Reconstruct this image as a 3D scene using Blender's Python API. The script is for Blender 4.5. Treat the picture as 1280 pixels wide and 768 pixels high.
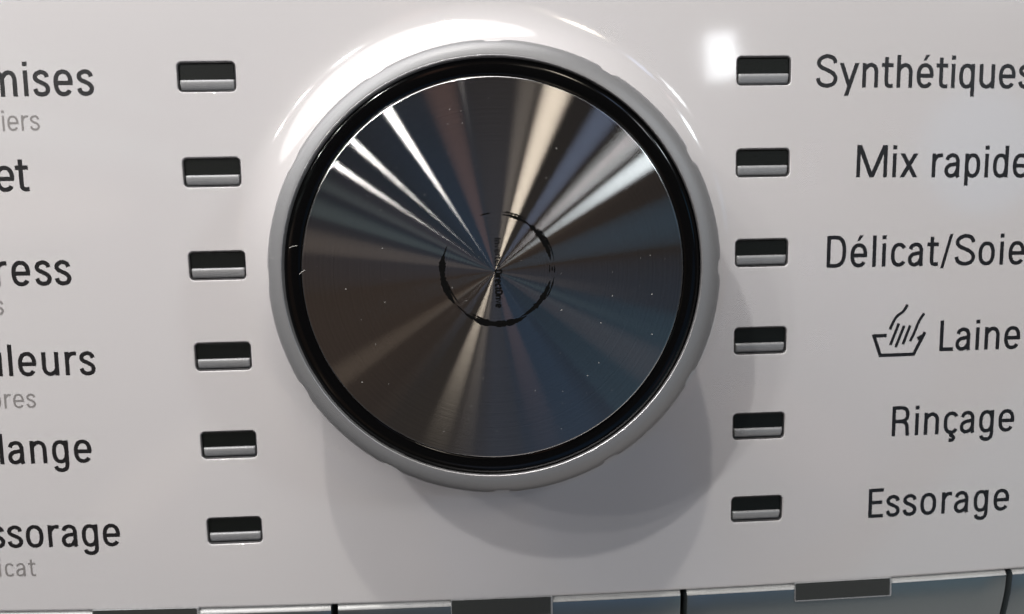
import bpy, bmesh, math, random
from math import radians, sin, cos, tan, pi, sqrt, atan2, hypot
from mathutils import Vector, Matrix
from mathutils.geometry import delaunay_2d_cdt

MM = 0.001                      # everything below is written in millimetres
rnd = random.Random(7)
for o in list(bpy.data.objects):
    bpy.data.objects.remove(o)
sc = bpy.context.scene
COL = sc.collection

# ------------------------------------------------------------------ camera
cam_d = bpy.data.cameras.new('camera')
cam_d.sensor_width = 36.0
cam_d.lens = 36.0 * 1051.764 / 1280.0
cam_d.clip_start, cam_d.clip_end = 0.005, 50.0
cam = bpy.data.objects.new('camera', cam_d)
COL.objects.link(cam)
cam.location = Vector((-4.3007, -136.6547, 7.6635)) * MM
cam.rotation_euler = (1.45361, 0.0198417, -0.0603062)
sc.camera = cam

# ------------------------------------------------------------------ world and lamps (a shop hall: dim room, ceiling lamps; fill and tint lights added)
w = bpy.data.worlds.new('World'); sc.world = w; w.use_nodes = True
bg = w.node_tree.nodes['Background']
bg.inputs[0].default_value = (1.0, 0.92, 0.90, 1); bg.inputs[1].default_value = 0.038

def lamp(name, theta, phi, dist, rad, tan_, L, color=(1, 1, 1), shape='RECTANGLE', spin=0.0, origin=(0, 0, 0)):
    """lamp seen from the knob (or from origin): theta off the panel's normal, phi round it (0 = right, 90 = up);
    rad, tan_ its angular size in radians along and across that tilt, L its radiance"""
    t, f = radians(theta), radians(phi)
    d = Vector((sin(t) * cos(f), -cos(t), sin(t) * sin(f)))
    xr = Vector((cos(t) * cos(f), sin(t), cos(t) * sin(f)))
    l = bpy.data.lights.new(name, 'AREA')
    l.shape = shape; l.size = rad * dist; l.size_y = tan_ * dist
    area = l.size * l.size_y * (pi / 4 if shape == 'ELLIPSE' else 1)
    l.energy = L * pi * area; l.color = color
    o = bpy.data.objects.new(name, l); COL.objects.link(o)
    R = Matrix((xr, d.cross(xr), d)).transposed() @ Matrix.Rotation(radians(spin), 3, 'Z')
    o.matrix_world = Matrix.Translation(d * dist + Vector(origin) * MM) @ R.to_4x4()
    return o

WARM = (1.0, 0.95, 0.88); PLAIN = (1, .985, .96)
lamp('ceiling_spot', 54, 97, .65, .024, .024, 1200, WARM, 'ELLIPSE')
lamp('ceiling_spot', 41, 123, .60, .021, .030, 1000, PLAIN, 'ELLIPSE')
lamp('ceiling_spot', 41, 138.5, .65, .016, .022, 560, PLAIN, 'ELLIPSE')
lamp('ceiling_spot', 41.5, 148, .70, .014, .018, 680, PLAIN, 'ELLIPSE')
lamp('hall_light', 21.3, 33, .18, .060, .100, 9, (.93, .97, 1.0), 'RECTANGLE', -28, (38.0, 0, 31.6))  # source of the panel's bright patch, brought close to steer its disc streak
lamp('hall_light', 21.3, 33, .18, .035, .055, 6, (.93, .97, 1.0), 'RECTANGLE', 4, (40.6, 0, 31.2))  # added beside it to make the reflected patch less regular
lamp('hall_light', 41.5, 27.5, 3.0, .075, .07, 36, (.86, .95, 1.0), 'ELLIPSE')
lamp('hall_light', 28.5, 62.5, 3.0, .10, .082, 19, (1.0, .88, .72), 'ELLIPSE')
lamp('hall_light', 23, 71, 3.0, .12, .05, 1.6, (1.0, .88, .74), 'ELLIPSE')
lamp('tint_light_blue', 34, 46, 3.0, .10, .09, 3.2, (.50, .65, 1.0), 'ELLIPSE')  # added bluish light that puts a blue streak on the disc
lamp('tint_light_streak', 38, 36, 3.0, .07, .028, 3.0, (1.0, .58, .60), 'ELLIPSE')  # thin tinted lights from here on, added to streak the disc's reflections
lamp('tint_light_streak', 24, 103, 2.5, .25, .09, .45, (1.0, .50, .34), 'ELLIPSE')
lamp('tint_light_streak', 28, 166, 2.5, .30, .045, .36, (.8, 1.0, .95), 'ELLIPSE')
lamp('tint_light_streak', 30, 157, 2.5, .30, .03, .30, (.8, 1.0, .95), 'ELLIPSE')
lamp('tint_light_streak', 30, 177, 2.5, .25, .07, .40, (1.0, .82, .66), 'ELLIPSE')
lamp('tint_light_streak', 30, 222, 2.5, .20, .06, .40, (1.0, .80, .62), 'ELLIPSE')
lamp('tint_light_streak', 30, -37, 2.5, .20, .10, .22, (1.0, .62, .50), 'ELLIPSE')
lamp('tint_light_broad', 26, -42, 2.0, .38, .62, .14, (.08, .46, 1.0), 'ELLIPSE')  # broad tinted lights, added to colour the reflections in disc and buttons
lamp('tint_light_broad', 31, -74, 2.0, .34, .34, .15, (.20, .50, 1.0))
lamp('tint_light_broad', 27, -90, 2.0, .12, .20, .22, (.95, .86, .90), 'ELLIPSE')
lamp('tint_light_broad', 44, -36, 2.0, .16, .40, .30, (.30, .75, 1.0))
lamp('tint_light_broad', 36, 7, 2.0, .12, .16, .75, (.20, .60, 1.0), 'ELLIPSE')
lamp('tint_light_brown', 26, 206, 2.0, .40, .60, .10, (1.0, .58, .34), 'ELLIPSE')  # dim brown lights, added to tint what the disc reflects
lamp('tint_light_brown', 30, 250, 2.0, .26, .24, .08, (1.0, .75, .55), 'ELLIPSE')
lamp('tint_light_brown', 27, 84, 2.0, .26, .42, .055, (1.0, .70, .50), 'ELLIPSE')
lamp('floor_fill_light', 74, -62, 1.6, .8, 1.2, .34, (1.0, .89, .82))  # added fill in place of floor bounce; lifts and warms the shadows
lamp('overhead_fill_light', 72, 115, .42, .84, 1.6, 3.2, (1.0, .962, .955), 'ELLIPSE')  # added close overhead for the panel's gradient and the collar's glow

sc.view_settings.view_transform = 'Standard'
sc.view_settings.look = 'None'
sc.view_settings.exposure = 0.09
sc.view_settings.gamma = 1.0
sc.render.engine = 'CYCLES'
sc.cycles.use_denoising = True
sc.cycles.denoising_input_passes = 'RGB'
sc.cycles.max_bounces = 8
sc.cycles.caustics_reflective = False
sc.cycles.caustics_refractive = False

# ------------------------------------------------------------------ materials
def mat(name, color, rough=.5, metal=0.0, spec=.5, coat=0.0, coat_r=.05):
    m = bpy.data.materials.new(name); m.use_nodes = True
    b = m.node_tree.nodes['Principled BSDF']
    b.inputs['Base Color'].default_value = (*color, 1)
    b.inputs['Roughness'].default_value = rough
    b.inputs['Metallic'].default_value = metal
    b.inputs['Specular IOR Level'].default_value = spec
    b.inputs['Coat Weight'].default_value = coat
    b.inputs['Coat Roughness'].default_value = coat_r
    return m

def noise_bump(m, scale, strength, dist=.00002, rough_var=0.0, col_var=0.0):
    nt = m.node_tree; b = nt.nodes['Principled BSDF']
    tc = nt.nodes.new('ShaderNodeTexCoord'); n = nt.nodes.new('ShaderNodeTexNoise')
    n.inputs['Scale'].default_value = scale; n.inputs['Detail'].default_value = 4
    nt.links.new(tc.outputs['Object'], n.inputs['Vector'])
    bp = nt.nodes.new('ShaderNodeBump'); bp.inputs['Strength'].default_value = strength
    bp.inputs['Distance'].default_value = dist
    nt.links.new(n.outputs['Fac'], bp.inputs['Height']); nt.links.new(bp.outputs['Normal'], b.inputs['Normal'])
    n2 = nt.nodes.new('ShaderNodeTexNoise'); n2.inputs['Scale'].default_value = 60; n2.inputs['Detail'].default_value = 6
    nt.links.new(tc.outputs['Object'], n2.inputs['Vector'])
    if rough_var:
        mr = nt.nodes.new('ShaderNodeMapRange'); r0 = b.inputs['Roughness'].default_value
        mr.inputs['To Min'].default_value = max(0, r0 - rough_var); mr.inputs['To Max'].default_value = r0 + rough_var
        nt.links.new(n2.outputs['Fac'], mr.inputs['Value']); nt.links.new(mr.outputs['Result'], b.inputs['Roughness'])
    if col_var:
        c = b.inputs['Base Color'].default_value[:]
        mx = nt.nodes.new('ShaderNodeMix'); mx.data_type = 'RGBA'
        mx.inputs['A'].default_value = (*[min(1, x * (1 - col_var)) for x in c[:3]], 1)
        mx.inputs['B'].default_value = (*[min(1, x * (1 + col_var)) for x in c[:3]], 1)
        nt.links.new(n2.outputs['Fac'], mx.inputs['Factor']); nt.links.new(mx.outputs['Result'], b.inputs['Base Color'])
    return m

M = {}
M['white'] = noise_bump(mat('white_panel_plastic', (.775, .757, .762), .09, spec=.75), 900, .05, rough_var=.03, col_var=.012)
M['ink'] = mat('black_print', (.018, .018, .02), .35)
M['emblem_ink'] = mat('emblem_print', (.004, .004, .004), .6, spec=.08)
M['grey_ink'] = mat('grey_print', (.30, .285, .28), .4)
M['lens'] = mat('dark_lens_plastic', (.008, .010, .009), .45, spec=.25)
M['housing'] = mat('charcoal_plastic', (.06, .06, .062), .45)
M['silver'] = noise_bump(mat('silver_paint', (.36, .365, .375), .44, metal=.4, spec=.4), 3000, .12, col_var=.05)
M['bar'] = noise_bump(mat('silver_bar', (.44, .45, .46), .45, metal=.25), 3000, .06)
M['gloss_black'] = mat('gloss_black_plastic', (.003, .003, .0033), .10, spec=.32)
M['black'] = mat('black_gap', (.006, .006, .006), .6)
M['button'] = noise_bump(mat('grey_button_metal', (.29, .34, .36), .30, metal=.8), 4000, .08)
M['chamfer'] = mat('chamfer_highlight', (.62, .63, .63), .38, metal=.2)  # paler than the button body: edge highlight put into the colour
M['fibre'] = mat('pale_fibre', (.75, .73, .7), .7)
M['window'] = noise_bump(mat('dark_window', (.05, .053, .05), .45), 3000, .1)

def spun_metal():
    """turned steel: each fine concentric groove gets its own slope, so reflections smear along the radius"""
    m = bpy.data.materials.new('spun_steel'); m.use_nodes = True
    nt = m.node_tree; N = nt.nodes; K = nt.links
    for n in list(N): N.remove(n)
    out = N.new('ShaderNodeOutputMaterial')
    def math_(op, a, b=None):
        n = N.new('ShaderNodeMath'); n.operation = op
        for i, v in enumerate((a, b)):
            if v is None: continue
            if isinstance(v, (int, float)): n.inputs[i].default_value = v
            else: K.new(v, n.inputs[i])
        return n.outputs[0]
    tc = N.new('ShaderNodeTexCoord'); sp = N.new('ShaderNodeSeparateXYZ'); K.new(tc.outputs['Object'], sp.inputs[0])
    x, z = sp.outputs['X'], sp.outputs['Z']
    r = math_('SQRT', math_('ADD', math_('MULTIPLY', x, x), math_('MULTIPLY', z, z)))
    rad = N.new('ShaderNodeCombineXYZ')
    K.new(math_('DIVIDE', x, math_('ADD', r, 1e-7)), rad.inputs['X']); K.new(math_('DIVIDE', z, math_('ADD', r, 1e-7)), rad.inputs['Z'])
    # tool marks: the slope wanders a little from ring to ring
    n1 = N.new('ShaderNodeTexNoise'); n1.noise_dimensions = '1D'; n1.inputs['Scale'].default_value = 7000; n1.inputs['Detail'].default_value = 3
    K.new(r, n1.inputs['W'])
    wob = math_('MULTIPLY', math_('SUBTRACT', n1.outputs['Fac'], .5), .05)
    # and so does the polish, which leaves hair-fine turning lines
    n3 = N.new('ShaderNodeTexNoise'); n3.noise_dimensions = '1D'; n3.inputs['Scale'].default_value = 5200; n3.inputs['Detail'].default_value = 3
    K.new(math_('ADD', r, .5), n3.inputs['W'])
    tone = N.new('ShaderNodeMix'); tone.data_type = 'RGBA'; K.new(n3.outputs['Fac'], tone.inputs['Factor'])
    tone.inputs['A'].default_value = (.34, .33, .32, 1); tone.inputs['B'].default_value = (.54, .53, .52, 1)
    wv = N.new('ShaderNodeVectorTransform'); wv.vector_type = 'VECTOR'; wv.convert_from = 'OBJECT'; wv.convert_to = 'WORLD'
    K.new(rad.outputs[0], wv.inputs[0])
    tv = N.new('ShaderNodeVectorMath'); tv.operation = 'CROSS_PRODUCT'; K.new(wv.outputs[0], tv.inputs[0]); tv.inputs[1].default_value = (0, 1, 0)
    tn = N.new('ShaderNodeVectorMath'); tn.operation = 'NORMALIZE'; K.new(tv.outputs[0], tn.inputs[0])
    ge = N.new('ShaderNodeNewGeometry')
    acc = None
    # the flanks of the grooves: six bands of slope, sharp along the groove and wide across it
    for k in range(6):
        s0 = SLOPE * (k - 2.5) / 2.5
        sv = N.new('ShaderNodeVectorMath'); sv.operation = 'SCALE'
        K.new(wv.outputs[0], sv.inputs[0]); K.new(math_('ADD', wob, s0), sv.inputs['Scale'])
        ad = N.new('ShaderNodeVectorMath'); ad.operation = 'ADD'; K.new(ge.outputs['Normal'], ad.inputs[0]); K.new(sv.outputs[0], ad.inputs[1])
        nm = N.new('ShaderNodeVectorMath'); nm.operation = 'NORMALIZE'; K.new(ad.outputs[0], nm.inputs[0])
        gk = N.new('ShaderNodeBsdfGlossy'); K.new(tone.outputs['Result'], gk.inputs['Color'])
        gk.distribution = 'BECKMANN'; gk.inputs['Roughness'].default_value = .137; gk.inputs['Anisotropy'].default_value = .73
        K.new(nm.outputs[0], gk.inputs['Normal']); K.new(tn.outputs[0], gk.inputs['Tangent'])
        if acc is None: acc = gk
        else:
            mk = N.new('ShaderNodeMixShader'); mk.inputs[0].default_value = 1 / (k + 1)
            K.new(acc.outputs[0], mk.inputs[1]); K.new(gk.outputs[0], mk.inputs[2]); acc = mk
    g = acc
    # dust specks
    vo = N.new('ShaderNodeTexVoronoi'); vo.voronoi_dimensions = '2D'; vo.inputs['Scale'].default_value = 560; vo.inputs['Randomness'].default_value = 1
    fl = N.new('ShaderNodeCombineXYZ'); K.new(x, fl.inputs['X']); K.new(z, fl.inputs['Y']); K.new(fl.outputs[0], vo.inputs['Vector'])
    sep = N.new('ShaderNodeSeparateColor'); K.new(vo.outputs['Color'], sep.inputs[0])
    near = math_('LESS_THAN', vo.outputs['Distance'], math_('MULTIPLY', math_('POWER', sep.outputs['Green'], 3), .055))
    some = math_('GREATER_THAN', sep.outputs['Red'], .7)
    d = N.new('ShaderNodeBsdfDiffuse'); d.inputs['Color'].default_value = (.75, .73, .7, 1)
    mx = N.new('ShaderNodeMixShader'); K.new(math_('MULTIPLY', math_('MULTIPLY', near, some), .55), mx.inputs[0])
    K.new(g.outputs[0], mx.inputs[1]); K.new(d.outputs[0], mx.inputs[2])
    K.new(mx.outputs[0], out.inputs['Surface'])
    return m
SLOPE = tan(radians(14.5))
M['spun'] = spun_metal()

# ------------------------------------------------------------------ helpers
def obj(name, bm, m, parent=None, smooth=True, label=None, loc=None, cat=None, group=None):
    me = bpy.data.meshes.new(name)
    for v in bm.verts: v.co = v.co * MM
    bm.normal_update(); bm.to_mesh(me); bm.free()
    return obj_me(name, me, m, parent, smooth, label, loc, cat, group)

def obj_me(name, me, m, parent=None, smooth=True, label=None, loc=None, cat=None, group=None):
    o = bpy.data.objects.new(name, me); COL.objects.link(o)
    if m is not None and not me.materials: me.materials.append(m)
    if smooth: me.polygons.foreach_set('use_smooth', [True] * len(me.polygons))
    if loc is not None: o.location = Vector(loc) * MM
    if parent is not None: o.parent = parent
    if label: o['label'] = label
    if cat: o['category'] = cat
    if group: o['group'] = group
    return o

def sharp(o, deg=35):
    me = o.data
    bm = bmesh.new(); bm.from_mesh(me)
    for e in bm.edges:
        if len(e.link_faces) == 2 and e.calc_face_angle(0) > radians(deg): e.smooth = False
    bm.to_mesh(me); bm.free()
    return o

KX, KZ = 8.235e-5, 3.1275e-4
KZ0 = -.70                               # height of the knob's axis on the panel
CR0, CR1, CH = 32.0, 41.0, 5.0            # collar round the knob: top radius, foot radius, height
def collar(r):
    if r >= CR1: return 0.0
    if r <= CR0: return CH
    t = (CR1 - r) / (CR1 - CR0)
    return CH * t ** 2.2     # concave foot, rounded shoulder
def S(x, z, c=True):
    y = KX * x * x + KZ * z * z
    return y - (collar(hypot(x, z - KZ0)) if c else 0.0)
def Snorm(x, z):
    e = .02
    gx = (S(x + e, z) - S(x - e, z)) / (2 * e); gz = (S(x, z + e) - S(x, z - e)) / (2 * e)
    return Vector((gx, -1, gz)).normalized()

def rrect(cx, cz, hw, hh, r, n=5):
    pts = []
    for k, (sx, sz) in enumerate(((1, 1), (-1, 1), (-1, -1), (1, -1))):
        for i in range(n + 1):
            a = pi / 2 * (k + i / n)
            pts.append((cx + sx * (hw - r) + r * cos(a), cz + sz * (hh - r) + r * sin(a)))
    return pts

def bridge(bm, loops, close=True, flip=False):
    """rows of vertices joined into quads"""
    n = len(loops[0])
    for a, b in zip(loops, loops[1:]):
        for i in range(n if close else n - 1):
            j = (i + 1) % n
            f = (a[i], a[j], b[j], b[i])
            bm.faces.new(f[::-1] if flip else f)

# ------------------------------------------------------------------ the white control panel
XL, XR, Z1, PITCH, LW, LH = -43.35, 45.326, 28.926, 14.742, 8.885, 4.515
LEDS = [(x, Z1 - i * PITCH) for x in (XL, XR) for i in range(-1, 6)]
X0, X1, ZB, ZT = -170.0, 170.0, -58.6, 82.0
HOLE_R = 31.8
def edge(x): return -59.3 + .00015 * (x - 20) ** 2      # gently curved lower edge
def ZBf(x): return edge(x) + .7

def build_panel():
    pts, edges = [], []
    def loop(ps):
        s = len(pts); pts.extend(ps)
        edges.extend((s + i, s + (i + 1) % len(ps)) for i in range(len(ps)))
        return list(range(s, s + len(ps)))
    nb = 68
    outer = [(X0 + (X1 - X0) * i / nb, ZBf(X0 + (X1 - X0) * i / nb)) for i in range(nb)] + [(X1, ZBf(X1) + (ZT - ZBf(X1)) * i / 28) for i in range(28)] \
        + [(X1 - (X1 - X0) * i / nb, ZT) for i in range(nb)] + [(X0, ZT - (ZT - ZBf(X0)) * i / 28) for i in range(28)]
    loop(outer)
    led_loops = [loop(rrect(cx, cz, LW / 2 + .22, LH / 2 + .22, .95, 6)) for cx, cz in LEDS]
    NR = 160
    loop([(HOLE_R * cos(2 * pi * i / NR), KZ0 + HOLE_R * sin(2 * pi * i / NR)) for i in range(NR)])
    rr = [32.4, 33] + [33 + (CR1 - 33) * k / 12 for k in range(1, 13)] + [44.6, 46.5]
    for k, r in enumerate(rr):
        for i in range(NR):
            a = 2 * pi * (i + .5 * (k % 2)) / NR
            x, z = r * cos(a), KZ0 + r * sin(a)
            if any(abs(x - cx) < LW / 2 + .5 and abs(z - cz) < LH / 2 + .5 for cx, cz in LEDS): continue
            pts.append((x, z))
    x = X0 + 5
    while x < X1 - 1:
        z = ZB + 5
        while z < ZT - 1:
            if z > ZBf(x) + 2 and hypot(x, z - KZ0) > 49 and not any(abs(x - cx) < LW / 2 + 1.4 and abs(z - cz) < LH / 2 + 1.4 for cx, cz in LEDS):
                pts.append((x, z))
            z += 5
        x += 5
    V, E, F, ov, oe, of = delaunay_2d_cdt([Vector(q) for q in pts], edges, [], 1, 1e-5)
    bm = bmesh.new()
    vs = [bm.verts.new((v.x, S(v.x, v.y), v.y)) for v in V]
    def in_hole(c):
        if hypot(c[0], c[1] - KZ0) < HOLE_R - .01: return True
        for cx, cz in LEDS:
            ax, az = abs(c[0] - cx) - (LW / 2 + .22 - .95), abs(c[1] - cz) - (LH / 2 + .22 - .95)
            if ax < .95 and az < .95 and (ax < 0 or az < 0 or hypot(ax, az) < .93): return True
        return False
    inv = {}
    for k, src in enumerate(ov):
        for s_ in src: inv[s_] = k
    for f in F:
        c = (sum(V[i].x for i in f) / 3, sum(V[i].y for i in f) / 3)
        if in_hole(c): continue
        a, b, d = [V[i] for i in f]
        if (b - a).cross(d - a) < 0: f = f[::-1]
        bm.faces.new([vs[i] for i in f])          # x right, z up seen from -y: counter-clockwise faces the camera
    # rounded lips of the twelve openings
    for (cx, cz), lp in zip(LEDS, led_loops):
        rows = [[vs[inv[i]] for i in lp]]
        for ins, dep in ((.03, .01), (.10, .06), (.15, .15), (.16, .3), (.16, 1.6)):
            rows.append([bm.verts.new((px, S(px, pz) + dep, pz)) for px, pz in rrect(cx, cz, LW / 2 + .22 - ins, LH / 2 + .22 - ins, .95 - ins, 6)])
        bridge(bm, rows)
    # rolled lower edge
    low = [vs[inv[i]] for i in range(nb + 1)]
    rows = [low]
    for a in (20, 45, 70, 90):
        rows.append([bm.verts.new((v.co.x, v.co.y + .55 * (1 - cos(radians(a))), v.co.z - .55 * sin(radians(a)))) for v in low])
    rows.append([bm.verts.new((v.co.x, v.co.y + 5, v.co.z - .55)) for v in low])
    bridge(bm, rows, close=False, flip=True)
    # inner lip of the collar
    ring = sorted((v for v in vs if abs(hypot(v.co.x, v.co.z - KZ0) - HOLE_R) < .01), key=lambda v: atan2(v.co.z - KZ0, v.co.x))
    rows = [ring]
    for dr, dy in ((.25, .12), (.38, .4), (.4, 9)):
        rows.append([bm.verts.new((v.co.x * (1 - dr / HOLE_R), v.co.y + dy, KZ0 + (v.co.z - KZ0) * (1 - dr / HOLE_R))) for v in ring])
    bridge(bm, rows)
    for v in list(bm.verts):
        if not v.link_faces: bm.verts.remove(v)
    return bm

panel = obj('control_panel', build_panel(), M['white'], label='glossy white appliance control panel with printed French programme names', cat='control panel')
# smooth analytic normals on the face of the panel
def panel_normals():
    me = panel.data
    no = [v.normal.copy() for v in me.vertices]
    for v in me.vertices:
        x, y, z = v.co / MM
        if abs(y - S(x, z)) < .004 and hypot(x, z - KZ0) > 32.2 and z > ZBf(x) - .01:
            no[v.index] = Snorm(x, z)
    me.normals_split_custom_set_from_vertices(no)
panel_normals()

# plain dark plate behind the openings
bm = bmesh.new()
v = [bm.verts.new(c) for c in ((X0, 9, -95), (X1, 9, -95), (X1, 9, ZT), (X0, 9, ZT), (X0, 10, -95), (X1, 10, -95), (X1, 10, ZT), (X0, 10, ZT))]
for f in ((0, 1, 2, 3), (5, 4, 7, 6), (0, 4, 5, 1), (3, 2, 6, 7), (1, 5, 6, 2), (0, 3, 7, 4)): bm.faces.new([v[i] for i in f])
obj('backing_plate', bm, M['black'], panel, smooth=False)

# ------------------------------------------------------------------ indicators in the openings
def plate(hw, hh, r, y, depth, bev=.08, n=6, cx=0, cz=0):
    bm = bmesh.new()
    rows = [[bm.verts.new((x, yy, z)) for x, z in rrect(cx, cz, hw - i, hh - i, max(.02, r - i), n)]
            for i, yy in ((0, y + depth), (0, y + bev), (bev * .3, y + bev * .3), (bev, y))]
    bridge(bm, rows, flip=True)
    bm.faces.new(rows[-1])
    return bm

def bar_mesh():
    """silver lip: rounded upper edge, face leaning back towards its foot"""
    prof = [(.95, .28), (.50, .26), (.28, .20), (.16, .06), (.12, -.10), (.13, -.35), (.20, -.75), (.32, -1.15), (.46, -1.48), (.62, -1.68), (1.1, -1.72)]
    bm = bmesh.new(); hw = LW / 2 - .22
    rows = []
    for y, z in prof:
        z = z * .85 - .60
        row = []
        for k in range(9):
            t = k / 8; x = -hw + 2 * hw * t
            e = min(t, 1 - t) * 2 * hw
            yy = y + (.35 * (1 - e / .35) ** 2 if e < .35 else 0)
            row.append(bm.verts.new((x, yy, z)))
        rows.append(row)
    xs = [-hw, -hw + .08, -hw + .2, -hw + .5, 0, hw - .5, hw - .2, hw - .08, hw]
    for row in rows:
        for v_, x in zip(row, xs):
            e = hw - abs(x); v_.co.x = x
            v_.co.y += (.28 * (1 - e / .25) ** 2 if e < .25 else 0) - 0
    bridge(bm, rows, close=False, flip=True)
    return bm

def me_of(bm, name, m):
    me = bpy.data.meshes.new(name)
    for v in bm.verts: v.co = v.co * MM
    bm.normal_update(); bm.to_mesh(me); bm.free(); me.materials.append(m)
    return me
def housing_mesh():
    bm = bmesh.new(); hw, hh = LW / 2 + .05, LH / 2 + .05
    rows = [[bm.verts.new((x, y, z)) for x, z in rrect(0, 0, hw - i, hh - i, max(.3, .73 - i), 6)]
            for i, y in ((0, 1.5), (0, .22), (.05, .16), (.13, .16), (.19, .24), (.20, .75))]
    bridge(bm, rows, flip=True)
    bm.faces.new(rows[-1])
    return bm
me_h = me_of(housing_mesh(), 'indicator', M['housing'])
me_l = me_of(plate(LW / 2 - .24, 1.22, .25, .40, .34, .1, cz=.82), 'lens', M['lens'])
me_b = me_of(bar_mesh(), 'silver_bar', M['bar'])
for cx, cz in LEDS:
    n = Snorm(cx, cz) if hypot(cx, cz) > 50 else Vector((2 * KX * cx, -1, 2 * KZ * cz)).normalized()
    h = obj_me('indicator', me_h, None, panel, loc=(cx, S(cx, cz, False), cz))
    h.rotation_euler = Vector((0, -1, 0)).rotation_difference(n).to_euler()
    obj_me('lens', me_l, None, h, smooth=False); obj_me('silver_bar', me_b, None, h)

# ------------------------------------------------------------------ printing: a condensed monoline letter set, drawn as strokes
CAP, XH, DESC, SW = 5.25, 3.92, -1.35, .60
def spline(ps, n=7):
    out = []
    P = [ps[0]] + list(ps) + [ps[-1]]
    for i in range(1, len(P) - 2):
        p0, p1, p2, p3 = P[i - 1:i + 3]
        for k in range(n):
            t = k / n
            out.append(tuple(.5 * (2 * b + (c - a) * t + (2 * a - 5 * b + 4 * c - d) * t * t + (3 * b - a - 3 * c + d) * t ** 3)
                             for a, b, c, d in zip(p0, p1, p2, p3)))
    out.append(tuple(ps[-1]))
    return out
def sup(cx, cy, rx, ry, a0, a1, n=40, p=2.35):
    out = []
    for i in range(n + 1):
        a = radians(a0 + (a1 - a0) * i / n); c, s = cos(a), sin(a)
        out.append((cx + rx * math.copysign(abs(c) ** (2 / p), c), cy + ry * math.copysign(abs(s) ** (2 / p), s)))
    return out
def line(*ps): return list(ps)
lo, hi = .26, XH - .27
MID, RY = (lo + hi) / 2, (hi - lo) / 2
def arch(x0, x1, top=hi):
    return spline([(x0, 2.55), (x0 + .12, 3.0), (x0 + (x1 - x0) * .28, 3.45), (x0 + (x1 - x0) * .55, top), (x0 + (x1 - x0) * .86, 3.36), (x1, 2.7)]) + [(x1, 0)]
def diag(x0, y0, x1, y1, wx=.66): return ('poly', [(x0 - wx / 2, y0), (x0 + wx / 2, y0), (x1 + wx / 2, y1), (x1 - wx / 2, y1)])
def bowl(cx=1.25, rx=.95): return sup(cx, MID, rx, RY, 0, 360, 44)
S_PTS = [(2.08, 2.86), (1.88, 3.4), (1.24, hi), (.6, 3.36), (.4, 2.84), (.66, 2.38), (1.25, 2.06), (1.86, 1.66), (2.12, 1.12), (1.9, .5), (1.24, lo), (.58, .5), (.33, 1.12)]
def cc(*s): return list(s)
ACUTE = lambda cx: ('poly', [(cx - .30, 4.38), (cx + .12, 4.38), (cx + .72, 5.32), (cx + .10, 5.32)])
DOT = lambda x: ('poly', [(x - .33, 4.58), (x + .33, 4.58), (x + .33, 5.25), (x - .33, 5.25)])
E_ = [sup(1.35, MID, 1.05, RY, 0, 322, 44), line((.32, MID), (2.66, MID))]
A_ = [spline([(.40, 2.86), (.62, 3.38), (1.25, hi), (1.86, 3.42), (2.14, 2.8)]) + [(2.14, .35), (2.26, 0)],
      spline([(2.14, 2.3), (1.55, 2.16), (.82, 1.98), (.38, 1.5), (.36, .82), (.72, .34), (1.2, .27), (1.75, .55), (2.12, 1.2)])]
C_ = [sup(1.3, MID, 1.0, RY, 36, 322, 40)]
CEDIL = spline([(1.35, .3), (1.28, -.22), (1.62, -.42), (1.78, -.78), (1.5, -1.12), (.95, -1.12)], 5)
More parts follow.
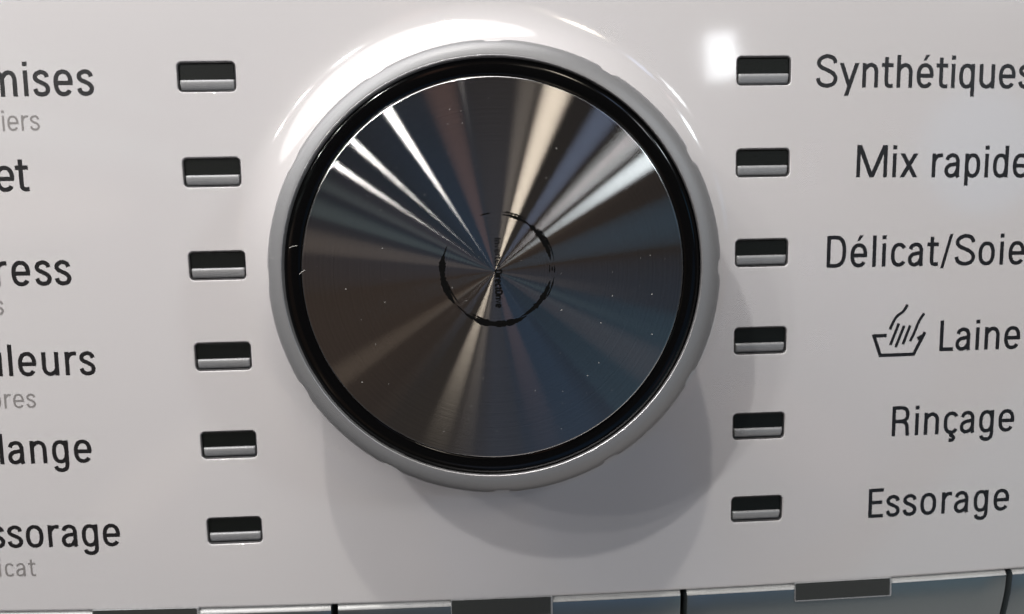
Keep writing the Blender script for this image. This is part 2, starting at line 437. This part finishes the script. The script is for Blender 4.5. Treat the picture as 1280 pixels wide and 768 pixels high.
G = {   # letter: (width, left class, right class, strokes)   classes: s straight, r round, d diagonal
 'o': (2.7, 'r', 'r', [sup(1.35, MID, 1.05, RY, 0, 360, 44)]),
 'e': (2.7, 'r', 'r', E_), 'é': (2.7, 'r', 'r', E_ + [ACUTE(1.3)]),
 'c': (2.4, 'r', 'd', C_), 'ç': (2.4, 'r', 'd', C_ + [CEDIL]),
 's': (2.45, 'd', 'd', [spline(S_PTS)]),
 'S': (3.4, 'd', 'd', [spline([(x * 3.1 / 2.45 if 0 else .3 + (x - .33) * 2.8 / 1.79, lo + (y - lo) * (CAP - .54) / (hi - lo)) for x, y in S_PTS])]),
 'n': (2.5, 's', 's', [line((.3, 0), (.3, XH)), arch(.3, 2.2)]),
 'm': (4.1, 's', 's', [line((.3, 0), (.3, XH)), arch(.3, 2.05), arch(2.05, 3.8)]),
 'h': (2.5, 's', 's', [line((.3, 0), (.3, CAP)), arch(.3, 2.2)]),
 'u': (2.5, 's', 's', [line((2.2, 0), (2.2, XH)), [(2.5 - x, XH - y) for x, y in arch(.3, 2.2)]]),
 'r': (1.72, 's', 'd', [line((.3, 0), (.3, XH)), spline([(.3, 2.5), (.5, 3.1), (.98, 3.56), (1.72, 3.62)])]),
 'i': (.6, 's', 's', [line((.3, 0), (.3, XH)), DOT(.3)]),
 'l': (.6, 's', 's', [line((.3, 0), (.3, CAP))]),
 't': (1.9, 'd', 'd', [[(.78, 4.9), (.78, 1.0)] + spline([(.78, 1.0), (.90, .48), (1.28, .27), (1.85, .3)]), line((0, 3.62), (1.85, 3.62))]),
 'a': (2.45, 'd', 's', A_),
 'd': (2.5, 'r', 's', [bowl(), line((2.2, 0), (2.2, CAP))]),
 'q': (2.5, 'r', 's', [bowl(), line((2.2, DESC), (2.2, XH))]),
 'g': (2.5, 'r', 's', [bowl(), [(2.2, XH), (2.2, -.25)] + spline([(2.2, -.25), (2.06, -.85), (1.6, -1.2), (1.05, -1.2), (.6, -.98), (.42, -.55)])]),
 'p': (2.5, 's', 'r', [bowl(), line((.3, DESC), (.3, XH))]),
 'b': (2.5, 's', 'r', [bowl(), line((.3, 0), (.3, CAP))]),
 'y': (3.1, 'd', 'd', [diag(.33, XH, 1.62, .1), diag(2.77, XH, 1.12, DESC)]),
 'v': (2.7, 'd', 'd', [diag(.33, XH, 1.35, 0), diag(2.37, XH, 1.35, 0)]),
 'x': (2.9, 'd', 'd', [diag(.38, XH, 2.52, 0, .74), diag(2.52, XH, .38, 0, .74)]),
 '/': (1.9, 'd', 'd', [diag(.25, -.45, 1.65, CAP + .1, .52)]),
 'M': (4.9, 's', 's', [line((.3, 0), (.3, CAP)), line((4.6, 0), (4.6, CAP)), diag(.42, CAP, 2.45, 0, .72), diag(4.48, CAP, 2.45, 0, .72)]),
 'D': (3.1, 's', 'r', [line((.3, 0), (.3, CAP)), [(.3, CAP - .27)] + [q for q in sup(1.25, CAP / 2, 1.55, CAP / 2 - .27, 90, -90, 30, 2.6)] + [(.3, .27)]]),
 'L': (2.3, 's', 'd', [line((.3, 0), (.3, CAP)), line((.3, .28), (2.3, .28))]),
 'E': (2.5, 's', 'd', [line((.3, 0), (.3, CAP)), line((.3, .28), (2.5, .28)), line((.3, 2.75), (2.3, 2.75)), line((.3, CAP - .28), (2.5, CAP - .28))]),
 'R': (2.95, 's', 's', [line((.3, 0), (.3, CAP)), [(.3, CAP - .27)] + sup(1.3, 3.78, 1.25, CAP - .27 - 3.78, 90, -90, 24, 2.6) + [(.3, 2.58)],
      spline([(1.4, 2.58), (2.1, 2.4), (2.5, 1.8)]) + [(2.55, 1.0), (2.62, 0)]]),
 'C': (3.0, 'r', 'd', [sup(1.55, CAP / 2, 1.25, CAP / 2 - .25, 38, 322, 40)]),
 'I': (.6, 's', 's', [line((.3, 0), (.3, CAP))]),
 ' ': (1.35, 'd', 'd', []),
}
BEAR = {'s': .46, 'r': .34, 'd': .17}

def stroke_faces(bm, pts, w, put, lift):
    """ribbon of width w along pts; put(x, y, lift) gives the 3D point"""
    q = [pts[0]]
    for p in pts[1:]:
        if hypot(p[0] - q[-1][0], p[1] - q[-1][1]) > 1e-4: q.append(p)
    closed = hypot(q[0][0] - q[-1][0], q[0][1] - q[-1][1]) < 2e-3
    if closed: q.pop()
    n = len(q); L, R = [], []
    for i in range(n):
        a = q[i - 1] if (closed or i > 0) else None; b = q[(i + 1) % n] if (closed or i < n - 1) else None
        def dr(u, v_):
            d = hypot(v_[0] - u[0], v_[1] - u[1]); return ((v_[0] - u[0]) / d, (v_[1] - u[1]) / d)
        d1 = dr(a, q[i]) if a else dr(q[i], b); d2 = dr(q[i], b) if b else d1
        mx, my = d1[0] + d2[0], d1[1] + d2[1]; ml = hypot(mx, my); mx, my = mx / ml, my / ml
        k = min(1.6, 1 / max(.4, mx * d1[0] + my * d1[1])) * w / 2
        L.append(bm.verts.new(put(q[i][0] - my * k, q[i][1] + mx * k, lift)))
        R.append(bm.verts.new(put(q[i][0] + my * k, q[i][1] - mx * k, lift)))
    for i in range(n if closed else n - 1):
        j = (i + 1) % n
        bm.faces.new((L[i], R[i], R[j], L[j]))

GX = 1.07                       # letter width
def layout(text, track):
    x = 0; out = []; prev = None
    for ch in text:
        wd, lc, rc, st = G[ch]
        if prev is not None: x += (BEAR[prev] + BEAR[lc]) * track
        out.append((x, st)); x += wd * GX; prev = rc
    return out, x

def draw(bm, text, put, scale=1.0, track=1.0, weight=1.0, align_right=True):
    lay, total = layout(text, track)
    lift = .012
    for x0, strokes in lay:
        off = x0 - (total if align_right else 0)
        for k, s in enumerate(strokes):
            lf = lift + .0025 * (k % 4)
            if isinstance(s, tuple):
                ps = [put((x * GX + off) * scale, y * scale, lf) for x, y in s[1]]
                bm.faces.new([bm.verts.new(p) for p in ps])
            else:
                stroke_faces(bm, [((x * GX + off) * scale, y * scale) for x, y in s], SW * weight * scale, put, lf)
    for f in bm.faces:
        f.normal_update()
        if f.normal.y > 0: f.normal_flip()
    return total * scale

def word(text, xr, zr, slope, scale=1.0, track=1.0, weight=1.0, m='ink', name='printed_word', length=None, label=None, tail=None):
    if tail:
        _, t1 = layout(tail[0], 1.0); _, t0 = layout(tail[0], 0.0)
        track = max(.4, (tail[1] / scale - t0) / (t1 - t0))
    if length is not None:
        lay, t1 = layout(text, 1.0); _, t0 = layout(text, 0.0)
        track = max(.4, (length / scale - t0) / (t1 - t0))
    ca, sa = cos(radians(slope)), sin(radians(slope))
    def put(x, y, lf):
        px, pz = xr + x * ca - y * sa, zr + x * sa + y * ca
        return (px, S(px, pz) - lf, pz)
    bm = bmesh.new(); draw(bm, text, put, scale, track, weight)
    return obj(name, bm, M[m], panel, smooth=False, label=label)

RT = 1.08
for text, xr, zr, sl, ln in (('Synthétiques', 91.0, 25.62, -.92, 37.1), ('Mix rapide', 90.95, 11.02, -1.06, 29.9), ('Délicat/Soie', 90.95, -3.57, -.5, 34.6),
                             ('Laine', 90.98, -18.1, -.2, 14.4), ('Rinçage', 90.83, -32.67, .2, 22.05), ('Essorage', 90.88, -47.06, .59, 25.65)):
    word(text, xr, zr, sl, 1.0, length=ln, weight=RT, label='black printed name ' + text)
word('Coton', -60.0, 40.75, -.4, 1.0, weight=1.12, label='black printed name cropped by the top left corner')
word('Coton', 90.9, 39.92, -1.2, 1.0, weight=RT, label='black printed name cropped by the top right corner')
for text, xr, zr, sl, sc_, tl in (('Chemises', -60.55, 26.3, .1, 1.0, ('ises', 10.6)), ('Duvet', -71.45, 11.8, .3, 1.0, ('et', 4.85)), ('Express', -66.2, -3.07, -.2, 1.0, ('ess', 9.2)),
                              ('Couleurs', -63.6, -17.7, -.8, .98, ('leurs', 13.6)), ('Mélange', -65.4, -32.2, -.7, .97, ('ange', 13.28)), ('Essorage', -62.05, -46.67, -1.2, .97, ('sorage', 18.2))):
    word(text, xr, zr, sl, sc_, weight=1.12, label='black printed name ' + text, tail=tl)
for text, xr, zr, sl, sc_, tl in (('Réguliers', -69.15, 21.06, -.1, .60, ('ers', 4.95)), ('Rapides', -77.05, -7.6, -.2, .60, ('des', 4.95)), ('Sombres', -73.43, -22.8, -.5, .60, ('res', 5.0)), ('Délicat', -76.15, -51.4, -1.2, .60, ('cat', 5.05))):
    word(text, xr, zr, sl, sc_, weight=.92, m='grey_ink', name='printed_subtitle', tail=tl)

# hand wash symbol beside the wool programme (coordinates on the panel, mm)
def symbol():
    bm = bmesh.new()
    ox, oz, k = 74.2, -18.75, 1.0
    def put(x, y, lf):
        px, pz = ox + x, oz + y + .006 * x
        return (px, S(px, pz) - lf, pz)
    W = .54
    for i, ps in enumerate(([(-9.35, 4.0), (-8.0, .32), (-2.15, .32), (-.28, 4.05)], [(-9.2, 3.72), (-7.0, 3.72)], [(-1.6, 2.95), (-.75, 3.4)],
                            spline([(-3.55, 8.9), (-4.25, 7.75), (-5.5, 6.75), (-6.5, 4.75)], 5), spline([(-.55, 7.3), (-1.4, 6.0), (-2.1, 4.2), (-2.85, 2.55)], 5),
                            [(-4.95, 5.7), (-6.3, 2.05)], [(-4.0, 5.3), (-5.35, 1.65)], [(-2.95, 5.3), (-4.1, 2.1)])):
        stroke_faces(bm, ps, W * (1.1 if i < 3 else .92), put, .012 + .002 * (i % 4))
    bm.faces.new([bm.verts.new(put(*p, .022)) for p in ((-.15, 4.0), (-1.75, 3.05), (-1.0, 2.6))])
    for f in bm.faces:
        f.normal_update()
        if f.normal.y > 0: f.normal_flip()
    return bm
obj('wash_symbol', symbol(), M['ink'], panel, smooth=False, label='black printed hand wash tub symbol')

# ------------------------------------------------------------------ the selector knob
KH = 25.0                                            # front of the knob above the panel
knob = bpy.data.objects.new('selector_knob', None); COL.objects.link(knob)
knob.empty_display_size = .01; knob.location = Vector((0, 0, KZ0)) * MM
knob['label'] = 'large round rotary knob with spun steel face, black ring and silver grip'; knob['category'] = 'knob'

def lathe(prof, n=192, notch=None, cap=False):
    """profile of (radius, y); faces turned outwards from front to back"""
    bm = bmesh.new(); rows = []
    for r, y in prof:
        row = []
        for i in range(n):
            a = 2 * pi * i / n
            rr = r - (notch(a, r, y) if notch else 0)
            k = min(1, max(0, (y - F) / 1.4)) if notch else 0     # the grip's skirt sits a little off the face's axis
            row.append(bm.verts.new((rr * cos(a) + .42 * k, y, rr * sin(a) - .3 * k)))
        rows.append(row)
    bridge(bm, rows, flip=True)
    if cap: bm.faces.new(rows[0])
    return bm

def fill_profile(ps, n=4): return spline(ps, n)
F = -KH
bm = bmesh.new()
c = bm.verts.new((0, 0, 0)); rows = [[bm.verts.new((r * cos(2 * pi * i / 192), 0, r * sin(2 * pi * i / 192))) for i in range(192)] for r in (5, 15, 25.22)]
for i in range(192): bm.faces.new((c, rows[0][i], rows[0][(i + 1) % 192]))
bridge(bm, rows, flip=True)
disc = obj('steel_disc', bm, M['spun'], knob, smooth=True, loc=(0, F, 0))
for p in disc.data.polygons:
    if p.normal.y > 0: p.flip()
rim = obj('disc_rim', lathe([(25.22, .0), (25.30, .015), (25.38, .07), (25.42, .16), (25.42, .9)]), mat('rim_metal', (.6, .6, .6), .16, metal=1), disc)

bez = obj('black_ring', lathe([(25.43, F + .9)] + fill_profile([(25.43, F + .70), (25.7, F + .52), (26.2, F + .40), (26.7, F + .36), (27.2, F + .40), (27.6, F + .52), (27.9, F + .75)], 5) + [(27.92, F + .9)]), M['gloss_black'], knob)

def notch(a, r, y):
    d = (math.degrees(a) + 15) % 30 - 15
    k = min(1, max(0, (2.5 - abs(d)) / .9))
    t = min(1, max(0, (y - (F + .7)) / .6))
    return .30 * k * k * (3 - 2 * k) * t
grip = obj('grip_ring', lathe([(27.93, F + .8), (27.93, F + .12)] + fill_profile([(27.96, F + .04), (28.06, F - .02), (28.35, F + .0), (29.1, F + .18), (29.8, F + .52), (30.3, F + 1.0), (30.6, F + 1.65), (30.6, F + 2.4)], 4)
        + [(30.3, F + 5), (29.7, F + 12), (28.9, F + 19), (28.7, F + 24)], 480, notch), M['silver'], knob)

obj('ring_lip', lathe([(27.90, F + .5)] + [(28.08 - .16 * cos(radians(a)), F + .12 - .16 * sin(radians(a))) for a in range(0, 101, 20)] + [(28.2, F + .2)], 240), mat('lip_metal', (.62, .62, .63), .36, metal=.8), grip)

# printed emblem on the disc: a brushed open circle and a line of small type
def emblem():
    bm = bmesh.new(); cx, cz, R = .42, .40, 7.55
    def blob(a0, a1, r_in, r_out, ragged, lf):
        r_in, r_out = r_in * .975, r_out * .975
        n = max(6, int(abs(a1 - a0) / 1.6)); L, Rr = [], []
        for i in range(n + 1):
            t = i / n; a = radians(a0 + (a1 - a0) * t)
            taper = min(1, t * 4 + .12, (1 - t) * 4 + .12)
            mid = (r_in + r_out) / 2; hw = (r_out - r_in) / 2 * 1.2 * taper * (1 + ragged * (rnd.random() - .5))
            L.append(bm.verts.new((cx + (mid - hw) * cos(a), -lf, cz + (mid - hw) * sin(a))))
            Rr.append(bm.verts.new((cx + (mid + hw) * cos(a), -lf, cz + (mid + hw) * sin(a))))
        for i in range(n): bm.faces.new((L[i], Rr[i], Rr[i + 1], L[i + 1]))
    blob(96, 108, 7.5, 7.68, .8, .010)
    blob(52, 84, 7.15, 7.5, .9, .010); blob(58, 86, 7.62, 7.8, .6, .010)
    blob(8, 56, 7.0, 7.55, .8, .010); blob(6, 44, 7.66, 7.82, .8, .010)
    blob(-6, 3, 7.0, 7.16, .9, .010); blob(-4, 1, 7.36, 7.5, .9, .010); blob(-6, 2, 7.7, 7.82, .9, .010)
    blob(-66, -14, 7.05, 7.62, .7, .010); blob(-34, -10, 7.7, 7.86, .8, .010)
    blob(-128, -60, 7.3, 7.95, .6, .010); blob(-124, -100, 7.1, 7.24, .8, .010)
    blob(-140, -126, 7.45, 7.6, .6, .010)
    blob(162, 218, 7.25, 7.95, .8, .010); blob(192, 222, 7.05, 7.18, .8, .010)
    blob(154, 166, 7.5, 7.62, .6, .010)
    return bm
em = obj('printed_emblem', emblem(), M['emblem_ink'], knob, smooth=False, loc=(0, F, 0))
bm = bmesh.new()
def put_e(x, y, lf): return (.02 + y, -lf, 4.4 - x)       # type runs downwards, tops to the right
wd = draw(bm, 'Inverter', put_e, .172, 1.0, 1.6, align_right=False) if all(ch in G for ch in 'Inverter') else 0
draw(bm, 'DirectDrive', lambda x, y, lf: put_e(x + wd + .35, y, lf), .172, .7, 2.3, align_right=False)
obj('printed_type', bm, M['emblem_ink'], knob, smooth=False, loc=(0, F, 0))

# three short fibres of dust caught on the rim
for fx, fz, dx, dz in ((-26.3, 3.9, 1.0, .25), (-25.3, .55, .75, .5), (-29.2, 2.4, .55, -.1)):
    bm = bmesh.new()
    stroke_faces(bm, spline([(fx - dx / 2, fz - dz / 2), (fx, fz + .06), (fx + dx / 2, fz + dz / 2)], 4), .07, lambda x, y, lf: (x, F + lf, y), -.05 if fx > -27 else .12)
    obj('dust_fibre', bm, M['fibre'], knob, smooth=False)

# ------------------------------------------------------------------ the row of push buttons under the panel
BT = -59.55
def button_mesh(x0, x1):
    prof = [(3.5, .06), (1.2, .06), (.98, .0), (.66, -.18), (.42, -.42), (.28, -.66), (.23, -.82)]        # chamfer
    bm = bmesh.new()
    xs = [x0, x0 + .05, x0 + .25] + [x0 + (x1 - x0) * k / 12 for k in range(1, 12)] + [x1 - .25, x1 - .05, x1]
    rows = []
    body = [(.22, -.9), (.24, -1.3), (.30, -2.2), (.42, -3.4), (.62, -4.6), (.95, -6.2), (1.6, -9), (3.2, -14), (6, -20)]
    for y, z in prof + body:
        row = []
        for k, x in enumerate(xs):
            e = min(x - x0, x1 - x)
            row.append(bm.verts.new((x, S(x, BT, False) - .25 + y + (.2 if e < .02 else .05 if e < .1 else 0), edge(x) + .02 + z)))
        rows.append(row)
    bridge(bm, rows, close=False, flip=True)
    for side in (0, -1):
        col = [r[side] for r in rows]
        back = [bm.verts.new((v_.co.x, 8.5, v_.co.z)) for v_ in col]
        for i in range(len(col) - 1):
            f = (col[i], back[i], back[i + 1], col[i + 1]); bm.faces.new(f if side == 0 else f[::-1])
    return bm, len(prof), len(xs)
BTN = [(-87.9, -27.6, -58.9, 'silver grey push button at lower left, under the left name column'),
       (-27.6, 32.7, .95, 'silver grey push button directly below the knob'),
       (32.7, 92.0, 61.2, 'silver grey push button under the right name column'),
       (92.0, 152.0, 121.2, 'silver grey push button cut off in lower right corner'),
       (-148.0, -87.9, -119, 'silver grey push button beyond the left name column')]
for a, b, wx, lab in BTN[:4]:
    bm, nch, nx = button_mesh(a + .55, b - .55)
    o = obj('push_button', bm, M['button'], label=lab, cat='button', group='push buttons below the panel')
    o.data.materials.append(M['chamfer'])
    for p in o.data.polygons:
        zc = p.center.z / MM - edge(p.center.x / MM) - .02
        if zc > -.81 and abs(p.normal.x) < .9: p.material_index = 1
    sharp(o, 40)
    y0 = S(wx, BT, False) - .42
    tilt = .0003 * (wx - 20); ca, sa = cos(tilt), sin(tilt)
    def leaned(b_, cx, cz):
        for v_ in b_.verts:
            dx, dz = v_.co.x, v_.co.z
            v_.co.x = cx + dx * ca - dz * sa; v_.co.z = cz + dx * sa + dz * ca
        return b_
    wz = edge(wx)
    fr = obj('window_frame', leaned(plate(8.75, 1.72, .12, y0 + .12, 1.2, .06, 2), wx, wz - 1.28), M['bar'], o, smooth=False)
    obj('window', leaned(plate(8.5, 1.55, .1, y0 + .06, .3, .03, 2), wx - .12, wz - 1.16), M['window'], fr, smooth=False)
